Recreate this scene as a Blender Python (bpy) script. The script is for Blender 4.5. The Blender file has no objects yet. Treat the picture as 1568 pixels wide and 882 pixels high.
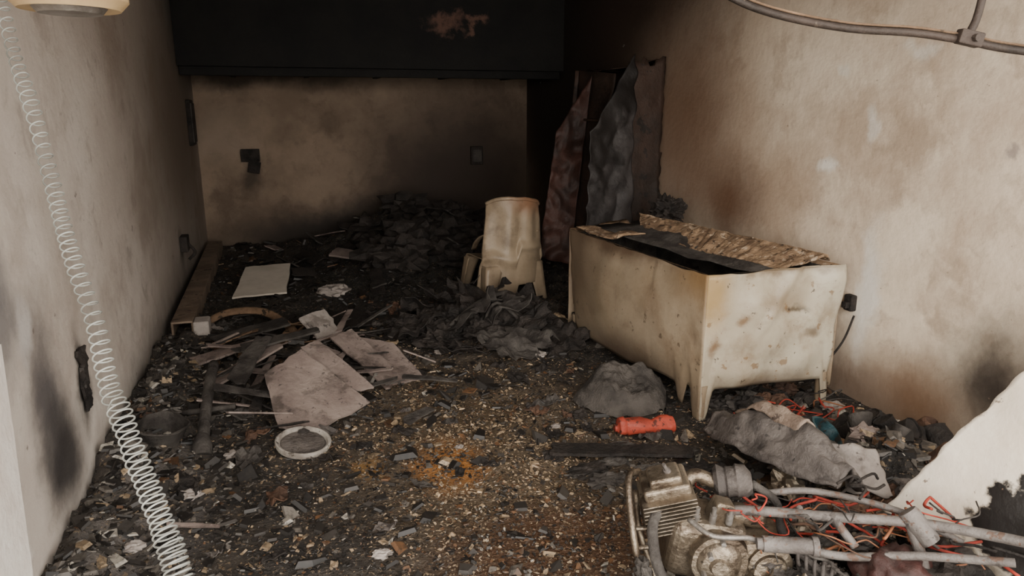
import bpy, bmesh, math, random
import numpy as np
from mathutils import Vector, Matrix, noise, Euler
random.seed(7); rng=np.random.default_rng(7)
XL,XR,YB,ZC=-0.83,2.95,8.7,2.75
# ------------------------------------------------------------ camera
cam=bpy.data.cameras.new("camera"); co=bpy.data.objects.new("camera",cam)
bpy.context.scene.collection.objects.link(co); bpy.context.scene.camera=co
ya,pi_=math.radians(17.6),math.radians(14.0)
F=Vector((math.sin(ya)*math.cos(pi_),math.cos(ya)*math.cos(pi_),-math.sin(pi_)))
R=Vector((math.cos(ya),-math.sin(ya),0)); U=R.cross(F)
M=Matrix((R,U,-F)).transposed().to_4x4(); M.translation=(0,0,1.6)
co.matrix_world=M; cam.sensor_width=36; cam.lens=25.49; cam.clip_start=0.02
# ------------------------------------------------------------ materials
def new_mat(name):
    m=bpy.data.materials.new(name); m.use_nodes=True
    nt=m.node_tree; return m,nt,nt.nodes["Principled BSDF"]
def rgba(c): return (c[0],c[1],c[2],1)
def mixc(nt,fac,a,b):
    n=nt.nodes.new("ShaderNodeMix"); n.data_type='RGBA'
    nt.links.new(fac,n.inputs[0])
    for s,v in ((6,a),(7,b)):
        if isinstance(v,(tuple,list)): n.inputs[s].default_value=rgba(v)
        else: nt.links.new(v,n.inputs[s])
    return n.outputs[2]
def noise_n(nt,vec,scale,detail=6,rough=.6):
    n=nt.nodes.new("ShaderNodeTexNoise"); n.inputs["Scale"].default_value=scale
    n.inputs["Detail"].default_value=detail; n.inputs["Roughness"].default_value=rough
    nt.links.new(vec,n.inputs["Vector"]); return n
def maprange(nt,v,a,b,c,d,smooth=True):
    n=nt.nodes.new("ShaderNodeMapRange"); n.interpolation_type='SMOOTHSTEP' if smooth else 'LINEAR'
    nt.links.new(v,n.inputs[0])
    for i,x in enumerate((a,b,c,d)): n.inputs[i+1].default_value=x
    return n.outputs[0]
def pmat(name,base,base2=None,scale=3.,blobs=(),rough=.8,metal=0.,warp=.3,wscale=1.6,flecks=(),stains=(),bump=.3,bscale=40,wet=(),spec=.3,lo=.35,hi=.65):
    m,nt,bs=new_mat(name)
    g=nt.nodes.new("ShaderNodeNewGeometry"); P=g.outputs["Position"]
    nw=noise_n(nt,P,wscale,8,.62)
    s=nt.nodes.new("ShaderNodeVectorMath"); s.operation='SUBTRACT'; nt.links.new(nw.outputs["Color"],s.inputs[0]); s.inputs[1].default_value=(.5,.5,.5)
    k=nt.nodes.new("ShaderNodeVectorMath"); k.operation='SCALE'; nt.links.new(s.outputs[0],k.inputs[0]); k.inputs["Scale"].default_value=warp*2
    ad=nt.nodes.new("ShaderNodeVectorMath"); ad.operation='ADD'; nt.links.new(P,ad.inputs[0]); nt.links.new(k.outputs[0],ad.inputs[1])
    Pd=ad.outputs[0]
    if base2 is None: base2=tuple(c*.7 for c in base)
    col=mixc(nt,maprange(nt,noise_n(nt,P,scale,9,.65).outputs["Fac"],lo,hi,0,1),base,base2)
    for sc,a,b,cc,stg in stains:
        col=mixc(nt,maprange(nt,noise_n(nt,Pd,sc,8,.65).outputs["Fac"],a,b,0,stg),col,cc)
    def blob(c,r,stg,inner):
        a=nt.nodes.new("ShaderNodeVectorMath"); a.operation='SUBTRACT'; nt.links.new(Pd,a.inputs[0]); a.inputs[1].default_value=c
        b=nt.nodes.new("ShaderNodeVectorMath"); b.operation='MULTIPLY'; nt.links.new(a.outputs[0],b.inputs[0]); b.inputs[1].default_value=tuple(1/x for x in r)
        l=nt.nodes.new("ShaderNodeVectorMath"); l.operation='LENGTH'; nt.links.new(b.outputs[0],l.inputs[0])
        return maprange(nt,l.outputs["Value"],inner,1.0,stg,0)
    for c,r,cc,stg,inner in blobs:
        col=mixc(nt,blob(c,r,stg,inner),col,cc)
    for sc,th,cc,stg in flecks:
        f=maprange(nt,noise_n(nt,P,sc,5,.6).outputs["Fac"],th,th+.04,0,stg)
        col=mixc(nt,f,col,cc)
    nt.links.new(col,bs.inputs["Base Color"])
    bs.inputs["Metallic"].default_value=metal; bs.inputs["Roughness"].default_value=rough
    bs.inputs["Specular IOR Level"].default_value=spec
    if wet:
        rr=None
        for c,r,val in wet:
            b=blob(c,r,1.,.2)
            n=nt.nodes.new("ShaderNodeMix"); n.data_type='FLOAT'; nt.links.new(b,n.inputs[0])
            if rr is None: n.inputs[2].default_value=rough
            else: nt.links.new(rr,n.inputs[2])
            n.inputs[3].default_value=val; rr=n.outputs[0]
        nt.links.new(rr,bs.inputs["Roughness"])
    if bump:
        b=nt.nodes.new("ShaderNodeBump"); b.inputs["Strength"].default_value=bump; b.inputs["Distance"].default_value=.02
        nt.links.new(noise_n(nt,P,bscale,6,.6).outputs["Fac"],b.inputs["Height"]); nt.links.new(b.outputs[0],bs.inputs["Normal"])
    return m
BLK=(.008,.007,.006)
m_left=pmat("left_wall_paint",(.72,.655,.59),(.60,.53,.47),1.2,blobs=[
  ((XL,7.2,1.5),(1,4.2,2.4),(.17,.12,.085),.9,.1),
  ((XL,8.6,2.6),(1,2.2,1.1),BLK,.95,.3),
  ((XL,6.3,0.0),(1,3.2,.62),(.06,.045,.035),.85,.1),
  ((XL,4.2,0.0),(1,2.0,.36),(.08,.065,.052),.8,.1),
  ((XL,2.74,.60),(1,.24,.52),(.09,.08,.08),.95,.1),
  ((XL,2.45,1.02),(1,.24,.30),(.18,.17,.17),.85,.1),
  ((XL,2.84,.34),(1,.36,.30),(.03,.026,.026),.95,.2),
  ((XL,2.62,.90),(1,.10,.14),(.62,.60,.58),.6,.2),
  ((XL,3.18,.52),(1,.14,.30),(.03,.025,.02),.95,.2),
  ((XL,4.0,2.3),(1,2.6,.7),(.28,.21,.16),.6,.1),
  ((XL,2.35,.25),(1,.05,.07),(.85,.82,.78),.8,.3),
  ((XL,6.5,.45),(1,.18,.25),(.05,.04,.03),.9,.2)],
  stains=[(.8,.48,.66,(.36,.29,.24),.65),(3.5,.53,.70,(.30,.25,.21),.5),(14,.55,.75,(.30,.26,.22),.35)],
  flecks=[(9,.69,(.15,.12,.1),.7),(16,.72,(.76,.72,.67),.6),(30,.70,(.12,.09,.075),.7)],warp=.16,wscale=3,bump=.22,bscale=25)
m_right=pmat("right_wall_paint",(.86,.74,.59),(.71,.58,.45),.9,blobs=[
  ((XR,2.2,2.7),(1,4.,1.0),(.27,.19,.13),.8,.1),
  ((XR,7.2,1.6),(1,3.2,3.5),(.10,.06,.04),.97,.3),
  ((XR,7.6,2.2),(1,2.6,2.8),(.018,.013,.010),.97,.3),
  ((XR,5.7,2.6),(1,2.3,1.1),(.035,.022,.016),.97,.15),
  ((XR,4.35,.98),(1,.70,.46),(.12,.06,.032),.97,.05),
  ((XR,4.9,1.5),(1,1.3,1.3),(.18,.105,.065),.88,.1),
  ((XR,3.2,.05),(1,1.9,.45),(.15,.095,.065),.87,.1),
  ((XR,2.20,.40),(1,.44,.46),(.03,.022,.018),.97,.05),
  ((XR,2.62,.2),(1,.36,.36),(.18,.10,.055),.85,.1),
  ((XR,3.00,.62),(1,.10,.5),(.86,.82,.75),.85,.2),
  ((XR,3.42,1.27),(1,.09,.07),(.88,.83,.75),.9,.3),
  ((XR,3.10,1.50),(1,.05,.12),(.84,.8,.73),.6,.2),
  ((XR,3.35,1.80),(1,.10,.04),(.84,.8,.73),.5,.2),
  ((XR,2.85,1.88),(1,.16,.06),(.84,.8,.73),.5,.2),
  ((XR,2.33,1.42),(1,.05,.04),(.33,.27,.24),.8,.3)],
  stains=[(.75,.45,.64,(.42,.30,.21),.7),(2.6,.50,.68,(.38,.28,.20),.6),(14,.55,.75,(.36,.27,.20),.4)],
  flecks=[(7,.72,(.88,.83,.77),.6),(12,.73,(.2,.13,.09),.7),(32,.70,(.22,.15,.11),.7)],warp=.14,wscale=3.5,bump=.22,bscale=18)
m_back=pmat("back_wall_paint",(.27,.20,.145),(.18,.13,.093),1.1,blobs=[
  ((2.1,YB,.6),(1.9,1,1.9),(.035,.025,.02),.97,.2),
  ((.9,YB,.1),(2.4,1,.6),(.016,.013,.011),.95,.3),
  ((-.3,YB,.85),(.2,1,.35),(.04,.03,.022),.85,.2),
  ((-.6,YB,1.3),(.6,1,.5),(.32,.25,.19),.5,.1),
  ((-.4,YB,1.97),(2.8,1,.26),(.03,.022,.016),.9,.2)],stains=[(1.2,.5,.68,(.10,.07,.05),.7),(6,.5,.7,(.10,.07,.05),.4)],warp=.2,wscale=2.5,bump=.2)
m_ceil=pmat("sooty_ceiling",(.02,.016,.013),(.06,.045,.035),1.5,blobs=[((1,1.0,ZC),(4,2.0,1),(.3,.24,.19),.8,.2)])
m_loft=pmat("charred_loft_boards",(.005,.0045,.0045),(.009,.008,.007),2,blobs=[
  ((1.70,7.5,2.42),(.24,1,.13),(.12,.065,.048),.9,.1),((2.0,7.5,2.43),(.16,1,.09),(.13,.07,.05),.9,.1)],warp=.30,wscale=7,flecks=[(6,.72,(.03,.022,.019),.5)])
m_floor=pmat("burnt_concrete_floor",(.02,.017,.015),(.06,.05,.04),3,bump=.4)
m_debris=pmat("wet_ash_and_char",(.018,.015,.013),(.055,.044,.034),7,blobs=[
  ((.85,3.2,0),(1.05,1.6,1),(.11,.078,.048),.8,.2),
  ((.64,2.95,0),(.22,.34,1),(.40,.16,.03),.92,.05),
  ((.28,3.0,0),(.10,.14,1),(.32,.17,.05),.85,.1),
  ((.9,2.2,0),(.62,.44,1),(.075,.038,.020),.95,.4),
  ((-.6,2.9,0),(.35,1.6,1),(.12,.105,.095),.7,.1),
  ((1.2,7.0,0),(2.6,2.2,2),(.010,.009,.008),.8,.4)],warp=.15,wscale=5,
  stains=[(3.2,.48,.58,(.011,.009,.008),.8)],
  flecks=[(60,.59,(.24,.175,.11),.7),(35,.63,(.16,.14,.12),.5)],bump=.9,bscale=60,
  rough=.7,wet=[((.95,2.4,0),(.9,.7,1),.16),((.9,3.4,0),(.5,.5,1),.38)],spec=.5)
# ------------------------------------------------------------ mesh helpers
def link(o,parent=None):
    bpy.context.scene.collection.objects.link(o)
    if parent: o.parent=parent
    return o
def empty(name):
    e=bpy.data.objects.new(name,None); e.empty_display_size=.1; return link(e)
def mobj(name,vs,fs,mat,parent=None,smooth=False):
    me=bpy.data.meshes.new(name); me.from_pydata([tuple(v) for v in vs],[],fs); me.update()
    if mat: me.materials.append(mat)
    if smooth:
        for p in me.polygons: p.use_smooth=True
    return link(bpy.data.objects.new(name,me),parent)
def bevel(o,w,seg=2):
    b=o.modifiers.new("b",'BEVEL'); b.width=w; b.segments=seg; b.limit_method='ANGLE'; return o
def box(name,c,s,mat,parent=None,rot=(0,0,0),bev=.004):
    vs=[(x*s[0]/2,y*s[1]/2,z*s[2]/2) for x in(-1,1) for y in(-1,1) for z in(-1,1)]
    E=Euler([math.radians(a) for a in rot]).to_matrix()
    vs=[E@Vector(v)+Vector(c) for v in vs]
    o=mobj(name,vs,[(0,1,3,2),(4,6,7,5),(0,4,5,1),(2,3,7,6),(0,2,6,4),(1,5,7,3)],mat,parent)
    if bev: bevel(o,bev)
    return o
def catmull(pts,n):
    pts=[Vector(p) for p in pts]
    if len(pts)<3: return [pts[0].lerp(pts[-1],i/n) for i in range(n+1)]
    P=[2*pts[0]-pts[1]]+pts+[2*pts[-1]-pts[-2]]; out=[]
    for i in range(1,len(P)-2):
        for k in range(n):
            t=k/n; a,b,c,d=P[i-1],P[i],P[i+1],P[i+2]
            out.append(.5*((2*b)+(-a+c)*t+(2*a-5*b+4*c-d)*t*t+(-a+3*b-3*c+d)*t**3))
    out.append(pts[-1]); return out
def tube(name,pts,r,mat,parent=None,n=6,seg=10,raw=False,flat=1.):
    C=[Vector(p) for p in pts] if raw else catmull(pts,n)
    vs=[];fs=[]; T0=(C[1]-C[0]).normalized(); N=T0.orthogonal().normalized()
    for i,p in enumerate(C):
        T=(C[min(i+1,len(C)-1)]-C[max(i-1,0)]).normalized()
        N=(N-T*N.dot(T)).normalized(); B=T.cross(N)
        for k in range(seg):
            a=2*math.pi*k/seg; vs.append(p+N*math.cos(a)*r+B*math.sin(a)*r*flat)
    for i in range(len(C)-1):
        for k in range(seg):
            fs.append((i*seg+k,i*seg+(k+1)%seg,(i+1)*seg+(k+1)%seg,(i+1)*seg+k))
    fs.append(tuple(reversed(range(seg)))); L=len(C)-1; fs.append(tuple(L*seg+k for k in range(seg)))
    return mobj(name,vs,fs,mat,parent,True)
def lathe(name,a,b,prof,mat,parent=None,seg=28,dent=0.):
    """profile [(t along a->b, radius)]"""
    a,b=Vector(a),Vector(b); T=(b-a); N=T.orthogonal().normalized(); B=T.normalized().cross(N); vs=[];fs=[]
    for t,r in prof:
        for k in range(seg):
            an=2*math.pi*k/seg; q=a+T*t+(N*math.cos(an)+B*math.sin(an))*r
            if dent: q=q+(N*math.cos(an)+B*math.sin(an))*dent*noise.noise(q*14)
            vs.append(q)
    for i in range(len(prof)-1):
        for k in range(seg): fs.append((i*seg+k,i*seg+(k+1)%seg,(i+1)*seg+(k+1)%seg,(i+1)*seg+k))
    fs.append(tuple(reversed(range(seg)))); fs.append(tuple((len(prof)-1)*seg+k for k in range(seg)))
    o=mobj(name,vs,fs,mat,parent,True); e=o.modifiers.new("e",'EDGE_SPLIT'); e.split_angle=math.radians(40); return o
def grid(name,f,nu,nv,mat,parent=None,thick=0,smooth=True,skip=None):
    vs=[f(i/nu,j/nv) for i in range(nu+1) for j in range(nv+1)]; fs=[]
    for i in range(nu):
        for j in range(nv):
            if skip and skip((i+.5)/nu,(j+.5)/nv): continue
            a=i*(nv+1)+j; fs.append((a,a+nv+1,a+nv+2,a+1))
    o=mobj(name,vs,fs,mat,parent,smooth)
    if thick:
        s=o.modifiers.new("s",'SOLIDIFY'); s.thickness=thick; s.offset=0
    return o
def nz(p,sc,seed=0): return noise.noise(Vector((p[0]*sc+seed*7.3,p[1]*sc-seed*3.1,p[2]*sc+seed*1.7)))
def slab(name,pts,th,mat,parent=None,rag=0.,sub=6,seed=0):
    """polygon board with optionally ragged (burnt) outline"""
    P=[Vector(p) for p in pts]; c=sum(P,Vector())/len(P); nrm=(P[1]-P[0]).cross(P[2]-P[0]).normalized(); out=[]
    for i in range(len(P)):
        a,b=P[i],P[(i+1)%len(P)]
        for k in range(sub if rag else 1):
            q=a.lerp(b,k/(sub if rag else 1))
            if rag: q=q+(q-c).normalized()*rag*(nz(q,22,seed)*1.6)
            out.append(q)
    n=len(out); vs=[q+nrm*th/2 for q in out]+[q-nrm*th/2 for q in out]
    fs=[tuple(range(n)),tuple(reversed(range(n,2*n)))]+[(i,n+i,n+(i+1)%n,(i+1)%n) for i in range(n)]
    return mobj(name,vs,fs,mat,parent)
def quadsheet(name,c4,nu,nv,mat,parent=None,amp=.03,sc=5,seed=0,thick=.004,rag=.0,sharp=False,skip=None,flatshade=None):
    A,B,C,D=[Vector(p) for p in c4]; nrm=(B-A).cross(D-A).normalized()
    def f(u,v):
        p=(A.lerp(B,u)).lerp(D.lerp(C,u),v)
        w=nz(p,sc,seed)+.5*nz(p,sc*2.3,seed+1)
        if sharp: w=abs(w)*1.6-.4
        e=0
        if rag and (u in(0,1) or v in(0,1)): e=rag*nz(p,18,seed+5)
        return p+nrm*amp*w+(p-(A+C)/2)*e*2
    return grid(name,f,nu,nv,mat,parent,thick,(not sharp) if flatshade is None else not flatshade,skip)
def clump(name,c,r,mat,parent=None,amp=.35,sc=2.2,seed=0,sub=4,smooth=False):
    bm=bmesh.new(); bmesh.ops.create_icosphere(bm,subdivisions=sub,radius=1)
    for v in bm.verts:
        n=v.co.normalized(); k=1+amp*(nz(n,sc,seed)+.6*nz(n,sc*2.7,seed+2)+.35*nz(n,sc*6,seed+3))
        v.co=Vector((n.x*r[0]*k,n.y*r[1]*k,n.z*r[2]*k))+Vector(c)
    me=bpy.data.meshes.new(name); bm.to_mesh(me); bm.free(); me.materials.append(mat)
    if smooth:
        for p in me.polygons: p.use_smooth=True
    return link(bpy.data.objects.new(name,me),parent)
# ------------------------------------------------------------ room shell
Y0=0.95
box("floor",((XL+XR)/2,(Y0+YB)/2,-.05),(XR-XL+.4,YB-Y0+.4,.1),m_floor,bev=0)
box("wall_left",(XL-.1,(Y0+YB)/2,ZC/2),(.2,YB-Y0,ZC),m_left,bev=0)
box("wall_right",(XR+.1,(Y0+YB)/2,ZC/2),(.2,YB-Y0,ZC),m_right,bev=0)
box("wall_back",((XL+XR)/2,YB+.1,ZC/2),(XR-XL+.4,.2,ZC),m_back,bev=0)
box("ceiling",((XL+XR)/2,(Y0+YB)/2,ZC+.1),(XR-XL+.4,YB-Y0+.4,.2),m_ceil,bev=0)
m_ext=pmat("bounce_ground_concrete",(.45,.43,.40),(.36,.34,.32),2)
box("bounce_ground",(1,-7.3,-.06),(30,16.1,.1),m_ext,bev=0)  # unseen ground outside the opening, added to bounce daylight inside
loft=empty("charred_storage_loft")
slab("fascia",[(XL+.005,7.5,1.97),(XR-.005,7.5,1.97),(XR-.005,7.5,ZC-.005),(XL+.005,7.5,ZC-.005)],.04,m_loft,loft)
slab("deck",[(XL+.005,7.53,1.99),(XR-.005,7.53,1.99),(XR-.005,8.69,1.99),(XL+.005,8.69,1.99)],.04,m_loft,loft)
box("edge_beam",((XL+XR)/2,7.62,1.93),(XR-XL-.02,.09,.08),m_loft,loft)
for i in range(5): box("joist_%d"%i,(-.4+i*.75,8.1,1.94),(.05,1.0,.06),m_loft,loft)
# ------------------------------------------------------------ floor debris
heaps=[(-.75,3.2,.22,1.6,.11),(-.7,6.2,.35,2.2,.08),(0.0,4.5,.6,.7,.09),(1.4,8.3,.9,.6,.36),(-.2,8.4,.9,.45,.06),(1.45,5.0,.5,.7,.16),
 (2.5,2.2,.35,.35,.14),(2.6,6.5,.5,1.4,.25),(1.2,6.8,.8,.9,.14),(1.6,7.4,.6,.6,.27),(0.1,6.0,.5,.6,.04),(2.0,1.5,.4,.4,.04)]
def H(x,y):
    h=.012+.02*(noise.noise(Vector((x*3,y*3,0)))+.5)+.012*noise.noise(Vector((x*11,y*11,3)))
    wet=math.exp(-(((x-.9)/.6)**2+((y-2.2)/.5)**2)); h*=1-.85*wet
    h*=1-.8*math.exp(-(((x-2.35)/.5)**4+((y-3.1)/.35)**4))
    for cx,cy,rx,ry,a in heaps:
        d=((x-cx)/rx)**2+((y-cy)/ry)**2
        if d<6: h+=a*math.exp(-d)*(1+.6*noise.noise(Vector((x*6,y*6,cx*3)))+.35*noise.noise(Vector((x*17,y*17,9))))
    return max(h,.002)
nx,ny=150,330; vs=[];fs=[]; dy0=1.0
for i in range(nx+1):
    for j in range(ny+1):
        x=XL+.003+(XR-XL-.006)*i/nx; y=dy0+(YB-.004-dy0)*j/ny; vs.append((x,y,H(x,y)))
for i in range(nx):
    for j in range(ny):
        a=i*(ny+1)+j; fs.append((a,a+ny+1,a+ny+2,a+1))
deb=empty("floor_debris")
mobj("ash_layer",vs,fs,m_debris,deb,True)
mc,nt,bs=new_mat("charred_flakes")
at=nt.nodes.new("ShaderNodeAttribute"); at.attribute_name="Col"
g=nt.nodes.new("ShaderNodeNewGeometry"); nn=noise_n(nt,g.outputs["Position"],60,5,.6)
nt.links.new(mixc(nt,maprange(nt,nn.outputs["Fac"],.42,.68,0,.75),at.outputs["Color"],(.02,.016,.013)),bs.inputs["Base Color"]); bs.inputs["Roughness"].default_value=.55
PAL=np.array([(.012,.010,.009),(.035,.03,.026),(.11,.096,.082),(.33,.24,.15),(.44,.40,.34),(.12,.06,.028)])
def flakes(name,N,pos,sz,wfun):
    V=[];Fc=[];C=[]
    for i in range(N):
        x,y=pos(); s=sz()
        if not(XL+s<x<XR-s and y<YB-s): continue
        col=PAL[rng.choice(6,p=wfun(x,y))]*rng.uniform(.5,1.2)
        th=s*random.uniform(.08,.35); z=H(x,y)+th*.3+random.random()*.006
        E=Euler((random.gauss(0,.35),random.gauss(0,.35),random.uniform(0,6.28))).to_matrix()
        el=random.uniform(.35,1); b=len(V)
        ang=[.3,1.9,3.4,4.9]; q=[]
        for a in ang:
            a+=random.uniform(-.5,.5); r=s*random.uniform(.6,1.1); q.append((r*math.cos(a),r*math.sin(a)*el))
        for zz,k in((-th/2,1),(th/2,random.uniform(.7,1))):
            for px,py in q:
                v=E@Vector((px*k,py*k,zz)); V.append((v.x+x,v.y+y,max(v.z+z,.001))); C.append((*col,1))
        Fc+=[(b,b+3,b+2,b+1),(b+4,b+5,b+6,b+7)]+[(b+k,b+(k+1)%4,b+4+(k+1)%4,b+4+k) for k in range(4)]
    o=mobj(name,V,Fc,mc,deb); ca=o.data.color_attributes.new("Col",'FLOAT_COLOR','POINT')
    ca.data.foreach_set("color",np.array(C,dtype=np.float32).ravel()); return o
def w(x,y):
    t=math.exp(-(((x-.85)/.8)**2+((y-3.1)/1.15)**2))*max(.08,1+2.4*noise.noise(Vector((x*2.6,y*2.6,4)))+1.2*noise.noise(Vector((x*7,y*7,1)))); l=math.exp(-((x+.6)/.35)**2)*(1 if y<5 else .4)
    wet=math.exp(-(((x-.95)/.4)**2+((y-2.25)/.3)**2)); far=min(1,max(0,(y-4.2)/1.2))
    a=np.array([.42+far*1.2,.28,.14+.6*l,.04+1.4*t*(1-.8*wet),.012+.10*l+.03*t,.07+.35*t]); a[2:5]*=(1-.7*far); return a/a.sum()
flakes("small_flakes",34000,lambda:(random.uniform(XL,XR),1.7+6.9*random.random()**2),lambda:.004+.009*random.random()**2,w)
flakes("centre_flakes",9000,lambda:(random.gauss(.8,.5),random.gauss(3.1,.7)),lambda:.004+.010*random.random()**2,w)
flakes("chips",7000,lambda:(random.uniform(XL,XR),1.6+7.0*random.random()**1.3),lambda:.010+.020*random.random()**2,w)
flakes("shards",1300,lambda:(random.uniform(XL,XR),1.8+6.8*random.random()),lambda:.03+.05*random.random()**2,lambda x,y:np.array([.50,.30,.13,.02,.01,.04]))
flakes("wall_edge_flakes",1500,lambda:(XL+.03+abs(random.gauss(0,.24)),random.uniform(1.9,4.8)),lambda:.015+.04*random.random()**2,lambda x,y:np.array([.25,.28,.30,.06,.08,.03]))
flakes("heap_rubble",1200,lambda:(random.gauss(2.40,.3),random.gauss(2.3,.35)),lambda:.02+.05*random.random()**2,lambda x,y:np.array([.35,.25,.15,.12,.03,.10]))
# ------------------------------------------------------------ common object mats
m_char=pmat("charred_black",(.012,.010,.009),(.035,.028,.024),8,bump=.8,bscale=50,rough=.75)
m_charg=pmat("charred_grey",(.07,.062,.055),(.022,.018,.016),7,bump=.7,bscale=40)
m_board=pmat("scorched_white_board",(.36,.32,.29),(.22,.19,.17),4,stains=[(6,.5,.65,(.10,.08,.07),.7)],flecks=[(14,.6,(.06,.05,.045),.8)],bump=.3)
m_board2=pmat("scorched_pinkish_board",(.25,.20,.175),(.17,.13,.115),5,stains=[(5,.50,.66,(.06,.047,.04),.8)],flecks=[(30,.62,(.04,.033,.03),.7)],bump=.4)
m_clean=pmat("pale_board",(.50,.45,.38),(.40,.35,.29),3,bump=.1)
m_wood=pmat("scorched_wood",(.20,.125,.075),(.09,.055,.032),6,flecks=[(18,.6,(.02,.015,.01),.9)],bump=.5)
m_steel=pmat("burnt_galvanised_steel",(.30,.28,.26),(.15,.13,.11),9,metal=.6,rough=.45,flecks=[(20,.62,(.12,.06,.03),.7)],bump=.3)
m_alu=pmat("sooty_cast_aluminium",(.30,.25,.19),(.16,.125,.09),9,metal=.75,rough=.36,stains=[(7,.46,.62,(.06,.042,.03),.85)],flecks=[(60,.64,(.03,.025,.02),.7)],bump=.35,bscale=50)
m_tubeg=pmat("ash_grey_tube",(.17,.152,.14),(.09,.077,.07),8,metal=.2,rough=.6,flecks=[(30,.58,(.10,.05,.03),.7),(14,.6,(.04,.033,.03),.7)],bump=.4)
m_rust=pmat("rusty_burnt_steel",(.12,.065,.04),(.05,.03,.022),10,rough=.8,bump=.6)
m_shell=pmat("ash_coated_plastic",(.15,.13,.117),(.085,.072,.065),6,rough=.65,stains=[(4,.46,.62,(.04,.034,.031),.85)],flecks=[(16,.62,(.03,.026,.024),.8)],bump=.6)
m_red=pmat("red_plastic",(.36,.055,.032),(.22,.035,.022),8,rough=.5,flecks=[(30,.56,(.05,.02,.015),.85)])
m_wire_r=pmat("red_wire",(.34,.04,.025),(.17,.025,.018),8,bump=0); m_wire_o=pmat("copper_wire",(.26,.10,.045),(.15,.06,.03),8,bump=0,rough=.5)
m_white=pmat("white_coil_plastic",(.38,.39,.36),(.22,.22,.20),6,rough=.5,bump=0)
m_teal=pmat("teal_plastic",(.015,.05,.06),(.01,.02,.022),12,rough=.4,flecks=[(20,.55,(.02,.015,.012),.9)])
# ------------------------------------------------------------ chest freezer
fz=empty("chest_freezer")
m_fs=pmat("scorched_enamel_side",(.32,.255,.18),(.25,.19,.125),2.5,blobs=[
 ((1.93,3.05,.80),(.4,.45,.30),(.20,.115,.045),.85,.1),((1.9,4.5,.6),(.4,.65,.7),(.12,.083,.055),.85,.1),((1.9,3.9,.80),(.4,1.1,.13),(.09,.055,.035),.88,.1),
 ((1.95,3.8,.08),(.4,1.2,.28),(.08,.055,.04),.87,.1),((1.9,3.5,.35),(.4,.18,.2),(.36,.30,.22),.5,.1)],stains=[(2,.47,.66,(.16,.105,.065),.75),(9,.5,.7,(.16,.115,.08),.4)],flecks=[(14,.64,(.08,.055,.035),.7),(30,.66,(.06,.04,.028),.7)],warp=.12,wscale=3,bump=.12,rough=.4)
m_ff=pmat("scorched_enamel_front",(.41,.37,.29),(.32,.275,.205),2.5,blobs=[
 ((2.0,3.05,.72),(.18,.4,.34),(.26,.165,.06),.85,.1),((2.5,3.05,.58),(.10,.4,.03),(.04,.03,.02),.85,.1),((2.22,3.05,.55),(.05,.4,.05),(.13,.07,.03),.8,.1),
 ((2.4,3.05,.62),(.22,.4,.10),(.15,.10,.055),.6,.1),((2.05,3.05,.42),(.04,.4,.09),(.12,.06,.025),.8,.1),((2.4,3.05,.80),(.5,.4,.05),(.12,.08,.045),.8,.1),
 ((2.62,3.05,.45),(.05,.4,.06),(.09,.055,.03),.75,.1),((2.4,3.05,.14),(.5,.4,.15),(.09,.063,.045),.88,.1)],stains=[(3,.50,.68,(.20,.145,.09),.7),(10,.52,.7,(.18,.13,.09),.4)],flecks=[(13,.63,(.16,.09,.04),.7),(22,.65,(.04,.028,.02),.8)],warp=.10,wscale=5,bump=.12,rough=.38)
m_in=pmat("burnt_insulation",(.30,.20,.12),(.12,.075,.045),9,flecks=[(20,.57,(.46,.36,.26),.7),(28,.60,(.03,.02,.015),.9)],bump=.9,bscale=35)
A=Vector((1.99,3.05,0));Cc=Vector((2.79,3.03,0));Bf=Vector((1.87,4.58,0));D=Vector((2.56,4.64,0)); ZT=.79
def sst(a,b,x): t=min(1,max(0,(x-a)/(b-a))); return t*t*(3-2*t)
def side(u,v):
    p=A.lerp(Bf,u); zb=(.17*sst(.035,.06,u)-.12*sst(.08,.10,u)+.10*sst(.12,.15,u)-.05*sst(.2,.5,u)+.16*sst(.90,1,u))
    z=zb+(ZT-zb)*v
    bul=.05*math.sin(math.pi*u)*math.sin(math.pi*v)+.012*nz((u*4,v*2.5,0),1.5,3)*math.sin(math.pi*min(1,u*3+.05) if u<.3 else 1.57)
    return Vector((p.x-bul+.04*(1-v)*sst(.9,1,u),p.y,z-.014*abs(nz((u*9,0,0),1,2))*(v>.99)))
grid("side_panel",side,90,30,m_fs,fz,.006)
def front(u,v):
    p=A.lerp(Cc,u)
    zb=.17*sst(.045,.11,u)*(1-sst(.935,.965,u)); 
    z=zb+(ZT+.015*u-zb)*v
    d=.030*nz((u*3,v*2.5,5),1.6,4)+.02*math.sin(math.pi*u)*math.sin(math.pi*v)+.045*math.exp(-((u-.93)/.10)**2-((v-.9)/.2)**2)+.014*math.exp(-((u-.45-.5*(v-.6))/.03)**2)*sst(.3,.6,v)
    return Vector((p.x-.025*(1-v)*sst(.5,1,u),p.y-d*min(1,u*12),z-.015*(v>.98)*max(0,nz((u*6,0,0),1,8))))
grid("front_panel",front,60,30,m_ff,fz,.006)
grid("wall_side_panel",lambda u,v:Cc.lerp(D,u)+Vector((0,0,.12+(ZT-.12)*v)),30,10,m_fs,fz,.006)
grid("end_panel",lambda u,v:Bf.lerp(D,u)+Vector((0,.01*nz((u,v,0),3),.12+(ZT-.12)*v)),16,10,m_fs,fz,.006)
cs=[A,Cc,D,Bf]; cen=sum(cs,Vector())/4
def inset(k,dz): return [c+(cen-c).normalized()*k+Vector((0,0,dz)) for c in cs]
o4=inset(-.004,ZT+.004); i4=inset(.07,ZT-.015); b4=inset(.10,.25)
vs=o4+i4+b4; fs=[(i,(i+1)%4,4+(i+1)%4,4+i) for i in range(4)]
mobj("top_rim",vs,fs,m_in,fz)
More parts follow.
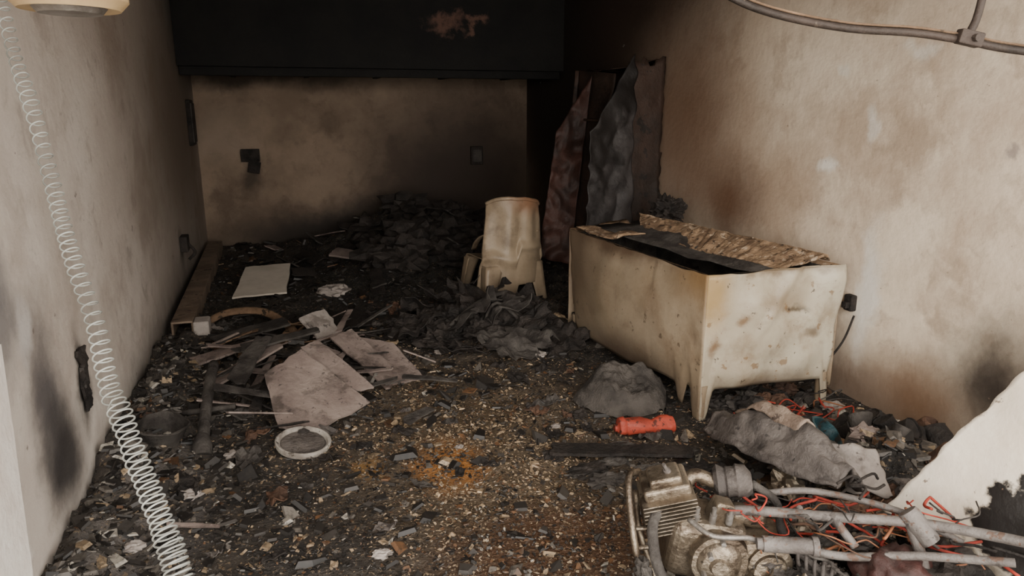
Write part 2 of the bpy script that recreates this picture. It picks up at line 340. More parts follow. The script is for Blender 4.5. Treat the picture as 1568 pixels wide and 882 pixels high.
mobj("inner_liner",vs,[(4+i,4+(i+1)%4,8+(i+1)%4,8+i) for i in range(4)]+[(8,9,10,11)],m_charg,fz)
slab("base_plate",inset(.03,.19),.02,m_char,fz)
for i,(c) in enumerate([(2.01,3.07),(2.75,3.06),(2.52,4.58),(1.90,4.50)]):
    lathe("leg_%d"%i,(c[0],c[1],.0),(c[0],c[1],.2),[(0,.014),(.08,.02),(.2,.024),(1,.030)],m_fs,fz,12)
def lid(u,v):
    a=Vector((2.36,4.50,.875)).lerp(Vector((2.74,3.12,.83)),u); b=Vector((2.22,4.22,.775)).lerp(Vector((2.50,3.16,.76)),u)
    p=a.lerp(b,v); p.z+=.012*nz((u*14,v*3,0),1.5,2)+(.010*nz((u*40,0,0),1,3)); return p
grid("lid_insulation",lid,110,10,m_in,fz,.014,False)
quadsheet("lid_skin_edge",[(2.36,4.52,.885),(2.75,3.10,.84),(2.78,3.12,.80),(2.42,4.56,.82)],60,4,m_in,fz,.012,12,4)
quadsheet("lid_panel",[(2.02,4.5,.80),(2.36,4.5,.84),(2.52,3.2,.77),(2.40,3.2,.72)],24,8,m_charg,fz,.03,5,7)
quadsheet("lid_flap",[(1.90,4.55,.80),(2.30,4.58,.83),(2.22,4.15,.80),(1.95,4.2,.79)],16,10,m_in,fz,.02,7,11,.01,.08)
for i in range(9):
    x=random.uniform(2.15,2.6);y=random.uniform(3.2,4.4)
    clump("contents_%d"%i,(x,y,.42),(.12,.14,.16),m_char,fz,.5,2.5,i,3)
clump("charred_bag",(2.66,4.66,.87),(.11,.13,.10),m_char,fz,.7,2.6,12,4)
tube("power_lead",[(2.79,3.1,.2),(2.87,3.06,.35),(2.92,3.05,.5)],.006,m_char,fz)
# ------------------------------------------------------------ burnt locker
lk=empty("metal_locker")
m_lk=pmat("burnt_locker_steel",(.020,.014,.011),(.045,.027,.020),3,rough=.6,flecks=[(10,.6,(.012,.010,.009),.8)],bump=.4,spec=.2)
m_lk2=pmat("buckled_bare_steel",(.06,.054,.053),(.016,.014,.014),2.2,metal=.15,rough=.6,stains=[(2.6,.46,.56,(.013,.011,.010),.9)],bump=.3)
quadsheet("back_side",[(2.93,5.32,0),(2.93,5.95,0),(2.93,5.95,1.9),(2.93,5.32,1.96)],10,20,m_lk,lk,.01,4)
quadsheet("rear_panel",[(2.35,5.95,0),(2.93,5.95,0),(2.93,5.95,1.9),(2.45,5.95,1.9)],14,24,m_lk,lk,.02,4)
quadsheet("left_side",[(2.30,5.40,0),(2.35,5.95,0),(2.48,5.95,1.9),(2.52,5.38,1.86)],16,30,m_lk,lk,.05,3,3)
quadsheet("top_panel",[(2.52,5.36,1.88),(2.93,5.32,1.96),(2.93,5.95,1.9),(2.48,5.95,1.9)],14,12,m_lk,lk,.03,5,2)
quadsheet("right_door",[(2.62,5.28,.05),(2.92,5.26,.05),(2.925,5.27,1.96),(2.62,5.28,1.93)],12,50,m_lk,lk,.018,7,5,rag=.07)
quadsheet("buckled_door",[(2.20,5.10,.05),(2.68,5.24,.05),(2.66,5.24,2.0),(2.24,5.10,1.42)],40,70,m_lk2,lk,.055,3.4,9,sharp=True,flatshade=False)
for z in(.5,1.0,1.5): box("shelf",(2.66,5.62,z),(.5,.55,.02),m_lk,lk)
m_sheet=pmat("heat_crinkled_sheeting",(.055,.024,.018),(.020,.012,.010),4,rough=.6,bump=.3)
quadsheet("hanging_burnt_sheet",[(2.06,5.75,.35),(2.30,5.62,.3),(2.46,5.62,1.85),(2.22,5.78,1.4)],30,50,m_sheet,lk,.07,4.5,14,sharp=True,flatshade=False)
# ------------------------------------------------------------ plastic chair (seen from behind)
ch=empty("plastic_garden_chair")
m_ch=pmat("sooty_white_plastic",(.27,.21,.145),(.20,.15,.10),3,blobs=[((1.6,5.5,.02),(.8,.6,.26),(.04,.03,.025),.92,.2),((1.82,5.5,.9),(.28,.5,.20),(.16,.07,.035),.85,.2)],stains=[(3.5,.5,.66,(.10,.07,.045),.7)],flecks=[(12,.67,(.08,.06,.045),.7)],warp=.10,wscale=4,bump=.12,rough=.42)
cx,cy=1.70,5.56; ra=math.radians(12)
def L(x,y,z): return Vector((cx+x*math.cos(ra)-y*math.sin(ra),cy+x*math.sin(ra)+y*math.cos(ra),z))
def back(u,v):
    s=2*u-1
    arch=sst(-.12,.05,s)*(1-sst(.86,.97,s)*.7)
    zb=.05+.19*arch+.06*(1-sst(-.8,-.3,s))
    ztop=.92-.05*abs(s)**4-.03*sst(-.2,1,s)-.02*nz((u*4,0,0),1,3)
    z=zb+(ztop-zb)*v
    xl=-.235-.115*(1-v)**1.1; xr=.235+.03*(1-v)
    x=xl+(xr-xl)*u; ridge=.012*math.cos(s*9)*sst(.45,.55,v)*(1-sst(.85,.95,v))
    y=-.20-.06*v+.13*abs(s)**2.4+.02*(1-v)+ridge-.03*math.exp(-((v-.45)/.05)**2)
    return L(x,y-.10*(1-v),z)
grid("back_shell",back,60,50,m_ch,ch,.010)
tube("back_rim",[back(i/16,1.) for i in range(17)],.016,m_ch,ch,n=3)
def seat(u,v):
    s=2*u-1; return L(s*.24,-.18+.45*v,.43-.03*math.sin(math.pi*v)*(1-s*s)-.05*sst(.85,1,v))
grid("seat",seat,20,18,m_ch,ch,.008)
for nm,sx,sy,bx,by in(("leg_rear_l",-.29,-.24,-.36,-.33),("leg_rear_r",.22,-.22,.25,-.28),("leg_front_l",-.25,.24,-.29,.30),("leg_front_r",.22,.24,.25,.30)):
    def lg(u,v,sx=sx,sy=sy,bx=bx,by=by):
        wd=.055+.04*v**2
        px=bx+(sx-bx)*v; py=by+(sy-by)*v; sgx=-1 if sx>0 else 1; sgy=-1 if sy>0 else 1
        ox=max(0,u-.5)*2*wd*sgx*1.6; oy=max(0,.5-u)*2*wd*sgy
        return L(px+ox,py+oy,.40*v+.0)
    grid(nm,lg,10,14,m_ch,ch,.007)
for s in(-1,1):
    grid("armrest",lambda u,v,s=s:L(s*(.18+.03*math.sin(math.pi*u))+.05*(v-.5),-.2+.4*u,.64-.18*u*u),12,3,m_ch,ch,.01)
# ------------------------------------------------------------ beam by left wall
bm_=empty("timber_beam"); m_beam=pmat("sooty_timber",(.22,.165,.12),(.12,.085,.06),4,flecks=[(12,.6,(.03,.022,.018),.8)],bump=.3)
a0=Vector((-.70,5.12,.14)); a1=Vector((-.72,8.3,.14))
for nm,dx,dz,sx,sz in(("top",0,.055,.14,.015),("bottom",0,-.055,.14,.015),("wall_side",-.063,0,.015,.1),("room_side",.063,0,.015,.1)):
    c=(a0+a1)/2; box(nm,(c.x+dx,c.y,c.z+dz),(sx,(a1-a0).length,sz),m_beam,bm_,rot=(0,0,.3))
box("end_block",(a0.x+.12,a0.y+.02,a0.z-.01),(.10,.15,.15),m_board,bm_,bev=.01)
# ------------------------------------------------------------ loose boards
slab("white_board",[(-.44,6.10,.10),(-.02,6.15,.10),(.03,6.85,.20),(-.36,6.80,.20)],.015,m_clean,None,.01,5)
bp=empty("broken_panel_boards")
B=[([(-.16,3.86,.22),(.04,3.97,.30),(.36,3.60,.10),(.03,3.40,.04),(-.10,3.46,.08)],m_board2),
([(.04,4.08,.28),(.14,4.12,.30),(.40,3.66,.15),(.16,3.72,.13)],m_board2),
([(.22,4.4,.22),(.36,4.45,.24),(.62,3.98,.06),(.48,3.85,.06)],m_board2),
([(.38,4.5,.18),(.60,4.35,.16),(.72,4.0,.05),(.58,3.95,.05)],m_board2),
([(-.48,4.05,.14),(-.1,4.35,.24),(-.06,4.25,.24),(-.44,3.95,.13)],m_board2),
([(-.60,4.5,.14),(-.15,4.55,.22),(-.12,4.46,.22),(-.56,4.38,.13)],m_board2),
([(.05,4.75,.26),(.22,4.95,.26),(.30,4.72,.16),(.15,4.6,.16)],m_board),
([(-.5,4.8,.17),(-.05,4.95,.22),(0,4.8,.21),(-.45,4.65,.17)],m_charg),
([(-.3,4.3,.26),(.15,4.45,.28),(.16,4.36,.28),(-.27,4.2,.25)],m_charg),
([(-.1,5.3,.1),(.5,5.4,.12),(.55,5.0,.1),(.0,4.95,.1)],m_char),
([(-.35,3.9,.2),(-.2,4.3,.3),(-.12,4.25,.3),(-.26,3.85,.18)],m_charg)]
for i,(p,m) in enumerate(B): slab("board_%d"%i,p,.012,m,bp,.014,6,i)
slab("burnt_sheet_offcut",[(-.42,5.75,.1),(-.40,5.45,.12),(-.22,5.45,.13),(-.2,5.95,.1)],.012,m_charg,None,.014,6,3)
for i in range(90):
    x=random.gauss(.0,.42);y=random.gauss(4.3,.5)
    if x<-.5 or y>5.0: continue
    a=random.uniform(-.9,1.4);l=random.uniform(.10,.42);wd=random.uniform(.015,.07);z=H(x,y)+.02+random.random()*.12
    d=Vector((math.cos(a),math.sin(a),random.uniform(-.35,.35)))*l/2;n=Vector((-math.sin(a),math.cos(a),random.uniform(-.5,.5)))*wd/2;c=Vector((x,y,z))
    slab("splinter_%d"%i,[c-d-n,c+d-n*.6,c+d+n*.7,c-d+n],.008,random.choice([m_board2,m_board2,m_charg,m_charg,m_charg,m_char,m_char,m_wood]),bp,.012,4,i)
md=empty("curved_timber_moulding")
tube("strip",[(-.56,5.30,.14),(-.42,5.36,.18),(-.2,5.28,.19),(-.05,5.05,.16),(.03,4.85,.12)],.028,m_wood,md,flat=.45)
slab("charred_plank",[(.4,7.35,.16),(.9,7.05,.12),(.95,7.2,.15),(.5,7.5,.2)],.02,m_board2,None,.01)
for i,(x,y,s) in enumerate([(.36,6.1,.10),(1.45,4.45,.04),(1.5,4.15,.035),(.72,3.1,.015),(2.75,2.95,.05),(-.3,3.3,.03),(-.45,2.95,.035),(-.6,2.6,.03),(.25,2.35,.025),(1.25,3.2,.02),(1.3,4.9,.03),(.9,4.4,.025)]):
    clump("plaster_chunk_%d"%i,(x,y,H(x,y)+s*.4),(s*1.3,s,s*.5),m_board,deb,.5,2.3,i+20,3)
ml=empty("metal_bracket_leg"); tube("leg",[(-.42,4.05,.24),(-.43,3.8,.2),(-.44,3.42,.07)],.028,m_charg,ml); lathe("foot",(-.44,3.44,.10),(-.44,3.36,.03),[(0,.03),(.5,.045),(1,.045)],m_charg,ml)
tube("cross",[(-.55,3.7,.12),(-.3,3.66,.14)],.014,m_charg,ml)
# enamel ring
pr=empty("enamel_pot_lid"); c=Vector((.01,3.31,.0)); ax=Vector((.10,-.12,1)).normalized()
m_pl=pmat("sooty_enamel",(.36,.33,.29),(.18,.155,.135),12,flecks=[(25,.58,(.06,.05,.04),.85)])
b0=c+Vector((0,0,.045))
lathe("rim",b0,b0+ax*.03,[(0,.085),(0,.124),(.5,.130),(.9,.128),(1,.122),(.85,.113),(.35,.108),(.3,.0)],m_pl,pr,40)
lathe("burnt_centre",b0+ax*.009,b0+ax*.016,[(0,.107),(1,.10),(1.3,.05),(1.6,.0)],m_shell,pr,30)
pt=empty("rusty_pot"); lathe("pot",(-.62,3.45,.07),(-.60,3.43,.19),[(0,.07),(.5,.095),(.95,.105),(1,.112),(1.02,.100),(.6,.09),(.1,.06),(.1,0)],m_charg,pt,26,dent=.03)
rb=empty("red_bottle"); p0=Vector((1.50,3.00,.06));p1=Vector((1.79,2.97,.065))
lathe("body",p0,p1,[(0,.030),(.02,.038),(.1,.043),(.14,.039),(.18,.043),(.3,.042),(.4,.043),(.55,.043),(.6,.036),(.64,.043),(.78,.042),(.9,.042),(.96,.034),(1,.028)],m_red,rb,dent=.03)
lathe("neck",p0-(p1-p0)*.06,p0,[(0,.018),(.6,.018),(1,.026)],m_red,rb)
def bag(u,v):
    a=2*math.pi*u; r=v**.8; x=.26*r*math.cos(a)*(1+.12*math.sin(3*a)); y=.22*r*math.sin(a)
    h=.16*(1-r**3)*(1+.5*nz((x*4,y*4,0),1.3,5))+.04*abs(nz((x*12,y*12,0),1,7))+.03*abs(nz((x*26,y*26,0),1,9))
    return Vector((1.71+x,3.36+y,max(.02+h,.01)+.05*(y+.2)))
m_bag=pmat("ash_coated_fabric",(.075,.065,.057),(.030,.026,.023),7,bump=.6,bscale=80)
grid("burnt_bag",bag,60,26,m_bag)
# crumpled melted plastic heap, middle
hp=empty("melted_plastic_heap")
for i in range(34):
    x=random.gauss(1.35,.28);y=random.gauss(4.75,.33); s=random.uniform(.08,.2)
    x=min(max(x,.75),1.68); y=min(y,5.1)
    a=random.uniform(0,6.28);e1=Vector((math.cos(a),math.sin(a),random.uniform(-.5,.5)))*s;e2=Vector((-math.sin(a),math.cos(a),random.uniform(-.7,.7)))*s*random.uniform(.5,1)
    c=Vector((x,y,H(x,y)+.04+random.random()*.08))
    quadsheet("crumple_%d"%i,[c-e1-e2,c+e1-e2,c+e1+e2,c-e1+e2],10,10,random.choice([m_char,m_char,m_charg]),hp,s*.45,7/s*.12,i,.005,.15,True)
for i in range(8):
    x=random.gauss(1.3,.25);y=random.gauss(4.75,.2); clump("melt_%d"%i,(x,y,H(x,y)+.04),(.12,.12,.08),m_char,hp,.7,2.3,i+60,4)
for k,(pts,r) in enumerate([([(1.0,4.6,.15),(1.2,4.6,.3),(1.45,4.75,.33),(1.65,5.0,.2)],.016),([(1.2,4.5,.12),(1.35,4.6,.3),(1.55,4.45,.12)],.012),([(0.8,4.9,.08),(1.0,4.8,.16),(1.3,4.9,.2)],.014)]): tube("frame_tube_%d"%k,pts,r,m_charg,hp)
ch2=empty("charred_furniture_heap")
for i in range(34):
    x=random.uniform(.8,2.1);y=random.uniform(6.5,8.2)
    s=random.uniform(.1,.22); clump("lump_%d"%i,(x,y,H(x,y)+s*.2),(s*1.2,s,s*.7),m_char,ch2,.7,2.2,i+40,3)
for i in range(34):
    x=random.uniform(-.4,2.2);y=random.uniform(6.1,8.3);z=H(x,y)+.05;a=random.uniform(0,3.1);l=random.uniform(.2,.5)
    if x<.15 and y<7: continue
    d=Vector((math.cos(a),math.sin(a),random.uniform(-.3,.3)))*l/2;n=Vector((-math.sin(a)*.06,math.cos(a)*.06,random.uniform(-.03,.06)));c=Vector((x,y,z))
    slab("charred_board_%d"%i,[c-d-n,c+d-n,c+d+n,c-d+n],.012,random.choice([m_char,m_char,m_charg,m_charg,m_board2 if i%3==0 else m_char]),ch2,.02,5,i)
# crumpled sheets over the whole floor
for i in range(110):
    x=random.uniform(-.7,1.7);y=random.uniform(2.2,5.6); s=random.uniform(.02,.075)
    if abs(x-.9)<.5 and y<2.7: continue
    a=random.uniform(0,6.28);e1=Vector((math.cos(a),math.sin(a),random.uniform(-.3,.3)))*s;e2=Vector((-math.sin(a),math.cos(a),random.uniform(-.4,.4)))*s*random.uniform(.4,1)
    c=Vector((x,y,H(x,y)+s*.25))
    quadsheet("charred_scrap_%d"%i,[c-e1-e2,c+e1-e2,c+e1+e2,c-e1+e2],6,6,random.choice([m_char,m_char,m_charg,m_charg,m_rust,m_shell]),deb,s*.5,1.2/s,i+5,.004,.2,True)
# ------------------------------------------------------------ electrical boxes
def ebox(name,c,s,tilt=0):
    e=empty(name); box("backbox",c,s,m_char,e,rot=(tilt,0,tilt),bev=.008)
    return e
e=ebox("burnt_socket",(-.30,YB-.025,1.08),(.20,.05,.14)); box("hanging_plate",(-.27,YB-.03,.95),(.13,.04,.13),m_char,e,rot=(0,12,0))
e=ebox("burnt_socket",(2.30,YB-.025,1.03),(.15,.05,.22)); box("plate",(2.30,YB-.06,1.03),(.11,.02,.15),m_charg,e)
e=ebox("burnt_switch_box",(XL+.03,6.5,.50),(.06,.16,.13)); tube("melted_lead",[(XL+.05,6.5,.5),(XL+.10,6.52,.42),(XL+.05,6.5,.36)],.012,m_char,e)
e=ebox("fuse_board",(XL+.02,8.04,1.45),(.04,.30,.44)); box("cover",(XL+.045,8.04,1.45),(.015,.26,.38),m_charg,e)
e=empty("burnt_socket"); grid("melted_face",lambda u,v:Vector((XL+.006+.035*abs(nz((u*3,v*3,0),2,3)),3.13+.09*u+.06*nz((0,v*4,0),1,1),.40+.26*v)),8,12,m_char,e,.01,False); box("core",(XL+.012,3.17,.54),(.02,.06,.09),m_charg,e)
e=ebox("burnt_socket",(XR-.02,3.10,.56),(.04,.06,.09)); box("plug",(XR-.05,3.10,.55),(.03,.035,.035),m_char,e)
# ------------------------------------------------------------ coiled cord
cc=empty("coiled_cord")
path=catmull([(-.735,2.56,2.10),(-.69,2.44,1.85),(-.562,2.137,1.445),(-.426,1.819,1.012),(-.327,1.604,.805),(-.26,1.456,.66),(-.21,1.30,.42),(-.2,1.2,.06)],60)
pts=[];ph=0; n=len(path)
for i,p in enumerate(path[:-1]):
    q=path[i+1]; T=(q-p).normalized(); N=T.orthogonal().normalized(); Bn=T.cross(N); t=i/(n-1); sub=12
    pitch=(.040-.031*min(1,t*1.3))*(1+.45*noise.noise(Vector((t*14,0,0)))); rad=(.014+.013*min(1,t*1.3))*(1+.2*noise.noise(Vector((t*20,5,0))))
    off=N*.010*noise.noise(Vector((t*14,2,1)))+Bn*.010*noise.noise(Vector((t*14,7,4)))
    ds=(q-p).length
    for k in range(sub):
        ph+=2*math.pi*ds/sub/pitch; pts.append(p.lerp(q,k/sub)+off+(N*math.cos(ph)+Bn*math.sin(ph))*rad)
tube("coil",pts[::2],.0022,m_white,cc,raw=True,seg=6)
tube("lead_up",[(-.735,2.56,2.10),(-.75,2.6,2.4),(-.75,2.6,ZC-.004)],.004,m_white,cc)
# ------------------------------------------------------------ ceiling-hung lamp upper left
hl=empty("hanging_lamp"); m_cream=pmat("cream_plastic",(.46,.33,.18),(.36,.25,.13),5,bump=0,rough=.5)
c=Vector((-.39,1.80,1.800))
lathe("shade",c,c+Vector((0,0,.09)),[(0,0),(.0,.075),(-.05,.095),(.15,.112),(.5,.11),(1,.05)],m_cream,hl,40)
lathe("diffuser",c+Vector((0,0,-.012)),c+Vector((0,0,.01)),[(0,.0),(.0,.06),(1,.078)],m_steel,hl,32)
tube("rod",[c+Vector((0,0,.08)),c+Vector((0,0,.5)),c+Vector((0,0,ZC-1.804))],.010,m_steel,hl)
# ------------------------------------------------------------ garage door track
tr=empty("garage_door_track"); m_tr=pmat("brown_burnt_steel",(.05,.036,.029),(.022,.017,.014),7,metal=.2,rough=.6,flecks=[(15,.62,(.13,.10,.075),.6)])
tp=[(.98,1.72,2.74),(.985,1.715,2.3),(1.0,1.70,2.0),(1.04,1.685,1.91),(1.113,1.66,1.858),(1.218,1.615,1.819),(1.37,1.56,1.79),(1.524,1.508,1.779),(1.646,1.464,1.76),(1.78,1.415,1.735),(2.2,1.27,1.69),(2.93,1.0,1.6)]
tube("rail",tp,.012,m_tr,tr,flat=.8); tube("rail_lip",[(x,y-.006,z+.012) for x,y,z in tp[2:]],.003,m_wood,tr)
tube("hanger",[(1.66,1.47,1.775),(1.69,1.475,1.858),(1.74,1.49,2.2),(1.76,1.5,2.74)],.010,m_tr,tr)
box("clamp",(1.645,1.455,1.765),(.06,.03,.035),m_tr,tr,rot=(0,12,-18)); lathe("bolt",(1.645,1.43,1.765),(1.645,1.47,1.765),[(0,.009),(1,.009)],m_tr,tr,8)
# ------------------------------------------------------------ left leaning white panel
slab("white_door_leaf",[(-.80,2.30,.95),(-.705,1.92,.005),(-.69,1.1,.005),(-.79,1.2,1.05)],.025,pmat("white_gloss_paint",(.85,.80,.74),(.70,.62,.55),3,blobs=[((-.75,2.0,.3),(.2,.1,.06),(.35,.28,.22),.8,.2)],warp=.1),None,.004,8)
# ------------------------------------------------------------ right leaning panel
Q=[Vector((2.02,1.87,.16)),Vector((2.12,1.2,.05)),Vector((2.48,.98,.92)),Vector((2.30,1.50,.98))]
m_wp=pmat("white_panel_charred",(.76,.68,.57),(.64,.55,.44),3,blobs=[
 ((2.19,1.40,.31),(.25,.24,.18),(.012,.010,.009),1.,.8),((2.17,1.72,.62),(.08,.07,.06),(.14,.08,.05),.9,.5),((2.1,1.6,.12),(.2,.35,.10),(.05,.04,.03),.9,.3)],
 flecks=[(26,.66,(.15,.10,.07),.8)],warp=.16,wscale=10,bump=.15,rough=.4)
quadsheet("white_fairing_panel",[Q[0],Q[1],Q[2],Q[3]],60,60,m_wp,None,.02,3,8,.012,.02)
# ------------------------------------------------------------ scooter wreck
sc=empty("motorcycle_wreck")
def rbox(n,c,s,m,rot=(0,0,0),b=.02): 
    o=box(n,c,s,m,sc,rot=rot,bev=b); o.modifiers["b"].segments=4; return o
rbox("crankcase",(1.28,1.95,.17),(.26,.20,.22),m_alu,(5,8,-20),.045)
rbox("gearbox",(1.44,1.88,.14),(.20,.18,.16),m_alu,(0,-6,-20),.04)
lathe("clutch_cover",(1.27,1.84,.17),(1.24,1.77,.175),[(0,.095),(.3,.10),(.6,.092),(.62,.075),(.75,.07),(.9,.055),(.92,.03),(1.1,.025),(1.1,0)],m_alu,sc,30,dent=.012)
for i in range(8):
    a=i*math.pi/4; cx_,cz_=1.252+.082*math.cos(a),.174+.082*math.sin(a)
    lathe("cover_bolt_%d"%i,(cx_+.006,1.80+.03*math.cos(a),cz_),(cx_-.004,1.775+.03*math.cos(a),cz_),[(0,.009),(1,.009)],m_steel,sc,6)
lathe("magneto_cover",(1.44,1.80,.14),(1.42,1.75,.145),[(0,.07),(.6,.07),(.7,.05),(.9,.045),(1,0)],m_alu,sc,26,dent=.012)
for i in range(9):
    t=i/8; rbox("cooling_fin_%d"%i,(1.18-.02*t,1.99+.01*t,.24+.013*i),(.19-.01*t,.17,.005),m_alu,(4,-14,-20),.002)
lathe("cylinder_barrel",(1.20,2.0,.2),(1.17,2.02,.38),[(0,.055),(.8,.055),(.8,.075),(.95,.07),(1,.05),(1,0)],m_alu,sc)
rbox("cylinder_head",(1.16,2.01,.365),(.16,.14,.05),m_alu,(6,-14,-20),.015)
rbox("rocker_cover",(1.155,2.01,.395),(.11,.10,.035),m_alu,(6,-14,-20),.012)
lathe("spark_plug",(1.17,2.0,.40),(1.14,1.99,.45),[(0,.012),(.5,.012),(.5,.007),(1,.006)],m_shell,sc,12)
lathe("air_filter",(1.34,1.99,.35),(1.45,1.93,.37),[(0,.04),(.1,.06),(.3,.056),(.35,.062),(.55,.058),(.6,.063),(.85,.056),(1,.035),(1,0)],m_shell,sc,dent=.02)
tube("intake",[(1.22,2.0,.33),(1.28,2.02,.37),(1.35,1.98,.35)],.024,m_alu,sc)
rbox("carburettor",(1.31,1.90,.30),(.07,.06,.08),m_alu,(10,20,-10),.012)
rbox("starter_motor",(1.42,1.90,.26),(.13,.07,.07),m_alu,(0,10,-25),.03)
tube("oil_pipe",[(1.18,1.88,.30),(1.22,1.80,.28),(1.33,1.77,.27),(1.40,1.80,.22)],.009,m_steel,sc)
tube("breather_hose",[(1.45,1.93,.36),(1.52,1.88,.30),(1.50,1.80,.22),(1.58,1.72,.18)],.014,m_charg,sc)
for k in range(3): lathe("stud_%d"%k,(1.22+.05*k,1.90-.02*k,.27),(1.22+.05*k,1.89-.02*k,.33),[(0,.012),(.6,.012),(.6,.008),(1,.008)],m_steel,sc,10)
tube("exhaust",[(1.14,1.98,.32),(1.06,1.90,.26),(1.08,1.80,.12),(1.3,1.70,.06),(1.6,1.6,.07)],.018,m_charg,sc)
tube("crash_bar",[(1.12,2.12,.36),(1.05,2.06,.38),(1.02,1.97,.27),(1.03,1.90,.12),(1.10,1.84,.05),(1.2,1.80,.05)],.012,m_alu,sc)
tube("crash_bar_inner",[(1.10,2.10,.30),(1.07,2.0,.20),(1.09,1.90,.06)],.009,m_alu,sc)
for i in range(4): lathe("guard_rung_%d"%i,(1.03,1.97-.03*i,.24-.055*i),(1.10,1.95-.02*i,.24-.055*i),[(0,.008),(1,.008)],m_alu,sc,8)
tube("frame_main",[(1.30,1.90,.30),(1.42,1.84,.31),(1.62,1.74,.31),(1.85,1.61,.32),(2.0,1.42,.35),(2.08,1.30,.36)],.017,m_tubeg,sc)
tube("frame_lower",[(1.42,1.78,.24),(1.6,1.66,.22),(1.8,1.55,.25),(1.98,1.38,.30)],.014,m_tubeg,sc)
tube("frame_rear",[(1.5,1.95,.30),(1.66,1.86,.33),(1.86,1.70,.31),(1.98,1.55,.26)],.012,m_tubeg,sc)
tube("frame_cross",[(1.83,1.63,.33),(1.84,1.56,.2),(1.82,1.5,.05)],.018,m_tubeg,sc)
tube("frame_cross_2",[(1.62,1.74,.32),(1.66,1.66,.24)],.014,m_tubeg,sc)
tube("frame_stay",[(1.55,1.80,.32),(1.60,1.90,.22),(1.72,1.95,.12)],.010,m_tubeg,sc)
lathe("pivot_sleeve",(1.36,1.76,.25),(1.53,1.68,.255),[(0,.018),(.1,.02),(.1,.026),(.9,.026),(.9,.031),(1,.031),(1,.014),(.95,.012)],m_tubeg,sc)
lathe("headstock",(1.83,1.64,.35),(1.87,1.57,.27),[(0,.03),(.1,.034),(.9,.034),(1,.03),(1,0)],m_tubeg,sc)
spr=[Vector((1.50,1.74,.21)).lerp(Vector((1.62,1.60,.10)),t/160)+Vector((math.cos(t/160*2*math.pi*7)*.034*.75,math.cos(t/160*2*math.pi*7)*.034*.6,math.sin(t/160*2*math.pi*7)*.034)) for t in range(161)]
tube("shock_spring",spr,.006,m_shell,sc,raw=True,seg=8)
lathe("shock_damper",(1.47,1.77,.235),(1.66,1.56,.07),[(0,.016),(.15,.016),(.15,.012),(.8,.012),(.8,.02),(1,.02)],m_shell,sc,14)
clump("charred_tank",(1.76,1.60,.15),(.12,.10,.09),pmat("scorched_maroon_tank",(.05,.018,.015),(.022,.014,.012),6,rough=.55),sc,.35,1.8,3,4,True)
clump("melted_fairing",(1.95,1.55,.12),(.14,.16,.09),m_char,sc,.5,2.2,6,4)
tube("fork_leg",[(1.35,1.62,.08),(1.6,1.48,.10),(1.9,1.36,.12)],.02,m_alu,sc); tube("fork_leg_2",[(1.30,1.74,.07),(1.5,1.62,.05),(1.8,1.42,.06)],.018,m_charg,sc)
def seatpan(u,v):
    a=Vector((1.88,2.72,.18)); b=Vector((1.94,1.98,.26)); p=a.lerp(b,u); s=2*v-1
    wd=.07+.11*math.sin(math.pi*min(1,u*.85+.12))**.8
    d=Vector((1,.05,0)); rim=.02*sst(.80,.9,abs(s))-.018*sst(.55,.7,abs(s))
    return p+d*s*wd+Vector((0,0,.13*(1-abs(s)**2.2)*math.sin(math.pi*(.1+.8*u))+rim+.05*nz((u*5,v*3,0),1,3)+.02*nz((u*12,v*7,0),1,6)-.10*max(0,s)))
grid("seat_pan",seatpan,60,36,m_shell,sc,.012)
def seatpad(u,v):
    p=seatpan(.14+.52*u,.36+.28*v); return p+Vector((0.01,0,.014+.03*math.sin(math.pi*u)*math.sin(math.pi*v)+.012*nz((u*6,v*4,0),1,3)))
grid("seat_underside_foam",seatpad,24,12,pmat("burnt_foam",(.26,.20,.155),(.15,.105,.08),9,flecks=[(20,.6,(.05,.035,.03),.8)],bump=.6),sc,.01)
quadsheet("side_cover",[(2.06,2.12,.12),(2.17,2.0,.14),(2.19,2.14,.28),(2.07,2.26,.26)],14,14,m_board,sc,.05,6,4,.012,.12)
for i in range(70):
    p=Vector((random.uniform(1.3,1.95),0,random.uniform(.2,.36))); p.y=2.62-.52*p.x+random.uniform(-.10,.14)
    pts=[p.copy()]
    for k in range(5): p=p+Vector((random.gauss(0.03,.04),random.gauss(-.01,.035),random.gauss(-.008,.02))); p.z=max(p.z,.05); pts.append(p.copy())
    tube("wire_%d"%i,pts,random.choice([.0025,.003,.005]),random.choice([m_wire_r,m_wire_r,m_wire_o,m_charg,m_charg,m_rust,m_char]),sc,n=4,seg=6)
for i in range(60):
    x,y=random.gauss(1.70,.28),random.gauss(1.84,.15)
    clump("melted_part_%d"%i,(x,y,.08+.08*random.random()),(random.uniform(.02,.07),random.uniform(.02,.07),random.uniform(.02,.06)),random.choice([m_char,m_char,m_charg,m_shell,m_rust,m_alu]),sc,.6,2.5,i,3)
sc.location=(.015,-.03,-.012)
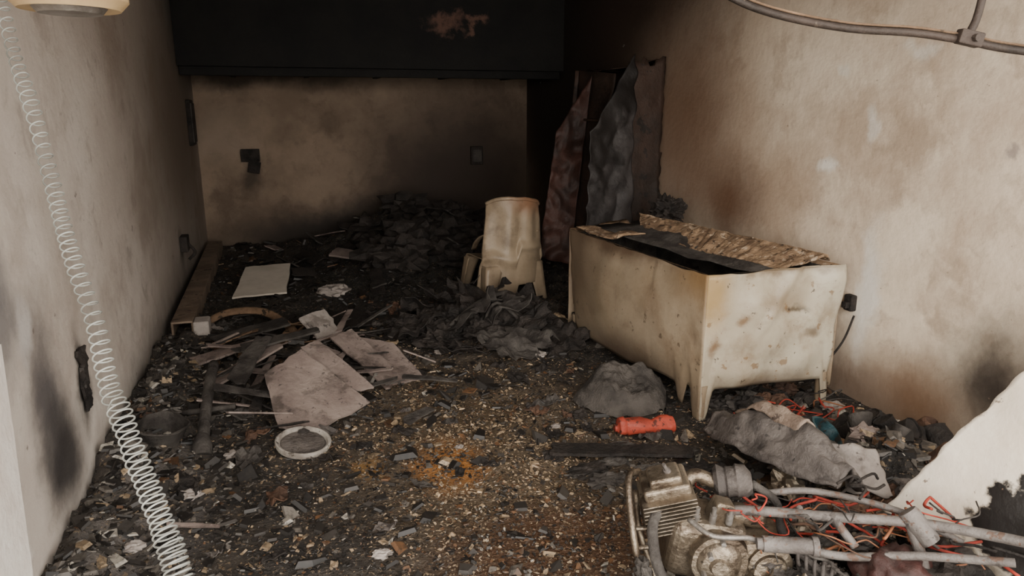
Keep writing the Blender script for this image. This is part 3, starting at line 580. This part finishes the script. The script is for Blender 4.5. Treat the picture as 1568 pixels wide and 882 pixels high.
# ------------------------------------------------------------ rubbish between freezer, wall and wreck
tb=empty("electrical_cable_tangle")
for i in range(30):
    p=Vector((random.uniform(2.15,2.65),random.uniform(2.72,2.94),.06));pts=[p.copy()]
    for k in range(5): p=p+Vector((random.gauss(.0,.07),random.gauss(0,.04),random.gauss(0,.03))); p.z=min(max(p.z,H(p.x,p.y)+.01),.14); p.x=min(p.x,2.9); p.y=min(p.y,2.97); pts.append(p.copy())
    tube("cable_%d"%i,pts,.0035,random.choice([m_wire_r,m_wire_o,m_charg,m_char]),tb,n=4,seg=6)
jb=empty("burnt_cans_and_rubbish")
for i in range(18):
    x=random.uniform(2.3,2.82);y=random.uniform(2.1,2.7);z=H(x,y);r=random.uniform(.03,.055);h=random.uniform(.06,.15)
    t=Vector((random.gauss(0,.5),random.gauss(0,.5),1)).normalized()*h
    lathe("can_%d"%i,(x,y,z),Vector((x,y,z))+t,[(0,r*.9),(.03,r),(.1,r*.97),(.5,r*.96),(.9,r*.97),(.97,r),(1,r*.93),(.92,r*.88),(.9,0)],random.choice([m_rust,m_charg,m_char,m_board2,m_char]),jb,18,dent=.03)
tl=empty("teal_bucket"); lathe("bucket",(2.20,2.50,.08),(2.25,2.42,.19),[(0,.05),(.9,.07),(1,.075),(1,.065),(.1,.04),(.1,0)],m_teal,tl,22,dent=.03)
for i in range(24):
    x=random.uniform(1.95,2.6);y=random.uniform(2.1,2.85);s=random.uniform(.03,.07)
    clump("charred_lump_%d"%i,(x,y,H(x,y)+s*.3),(s*1.3,s,s*.7),random.choice([m_char,m_charg,m_rust,m_board2]),jb,.6,2.4,i+80,3)
for i in range(26):
    x=random.uniform(2.1,2.7);y=random.uniform(3.08,3.4);s=random.uniform(.03,.06)
    clump("under_lump_%d"%i,(x,y,s*.5),(s*1.3,s,s*.8),random.choice([m_char,m_charg,m_rust]),deb,.6,2.4,i+180,3)
for i in range(14):
    x=random.uniform(1.1,1.75);y=random.uniform(2.5,2.9);s=random.uniform(.02,.05)
    clump("floor_lump_%d"%i,(x,y,H(x,y)+s*.2),(s*1.8,s,s*.5),random.choice([m_char,m_charg]),deb,.6,2.4,i+120,3)
slab("charred_board_flat",[(1.1,2.85,.05),(1.7,2.62,.06),(1.72,2.72,.06),(1.15,2.95,.05)],.015,m_char,deb,.02)
# ------------------------------------------------------------ light
w_=bpy.data.worlds.new("sky"); bpy.context.scene.world=w_; w_.use_nodes=True
bg=w_.node_tree.nodes["Background"]; bg.inputs[0].default_value=(1,.955,.89,1); bg.inputs[1].default_value=5.3
s=bpy.data.lights.new("daylight_sun",'SUN'); s.energy=3.8; s.angle=math.radians(60); s.color=(1,.92,.82)
so=bpy.data.objects.new("daylight_sun",s); link(so); so.location=(0,-6,5)
so.rotation_euler=Vector((.30,1,-.14)).to_track_quat('-Z','Y').to_euler()
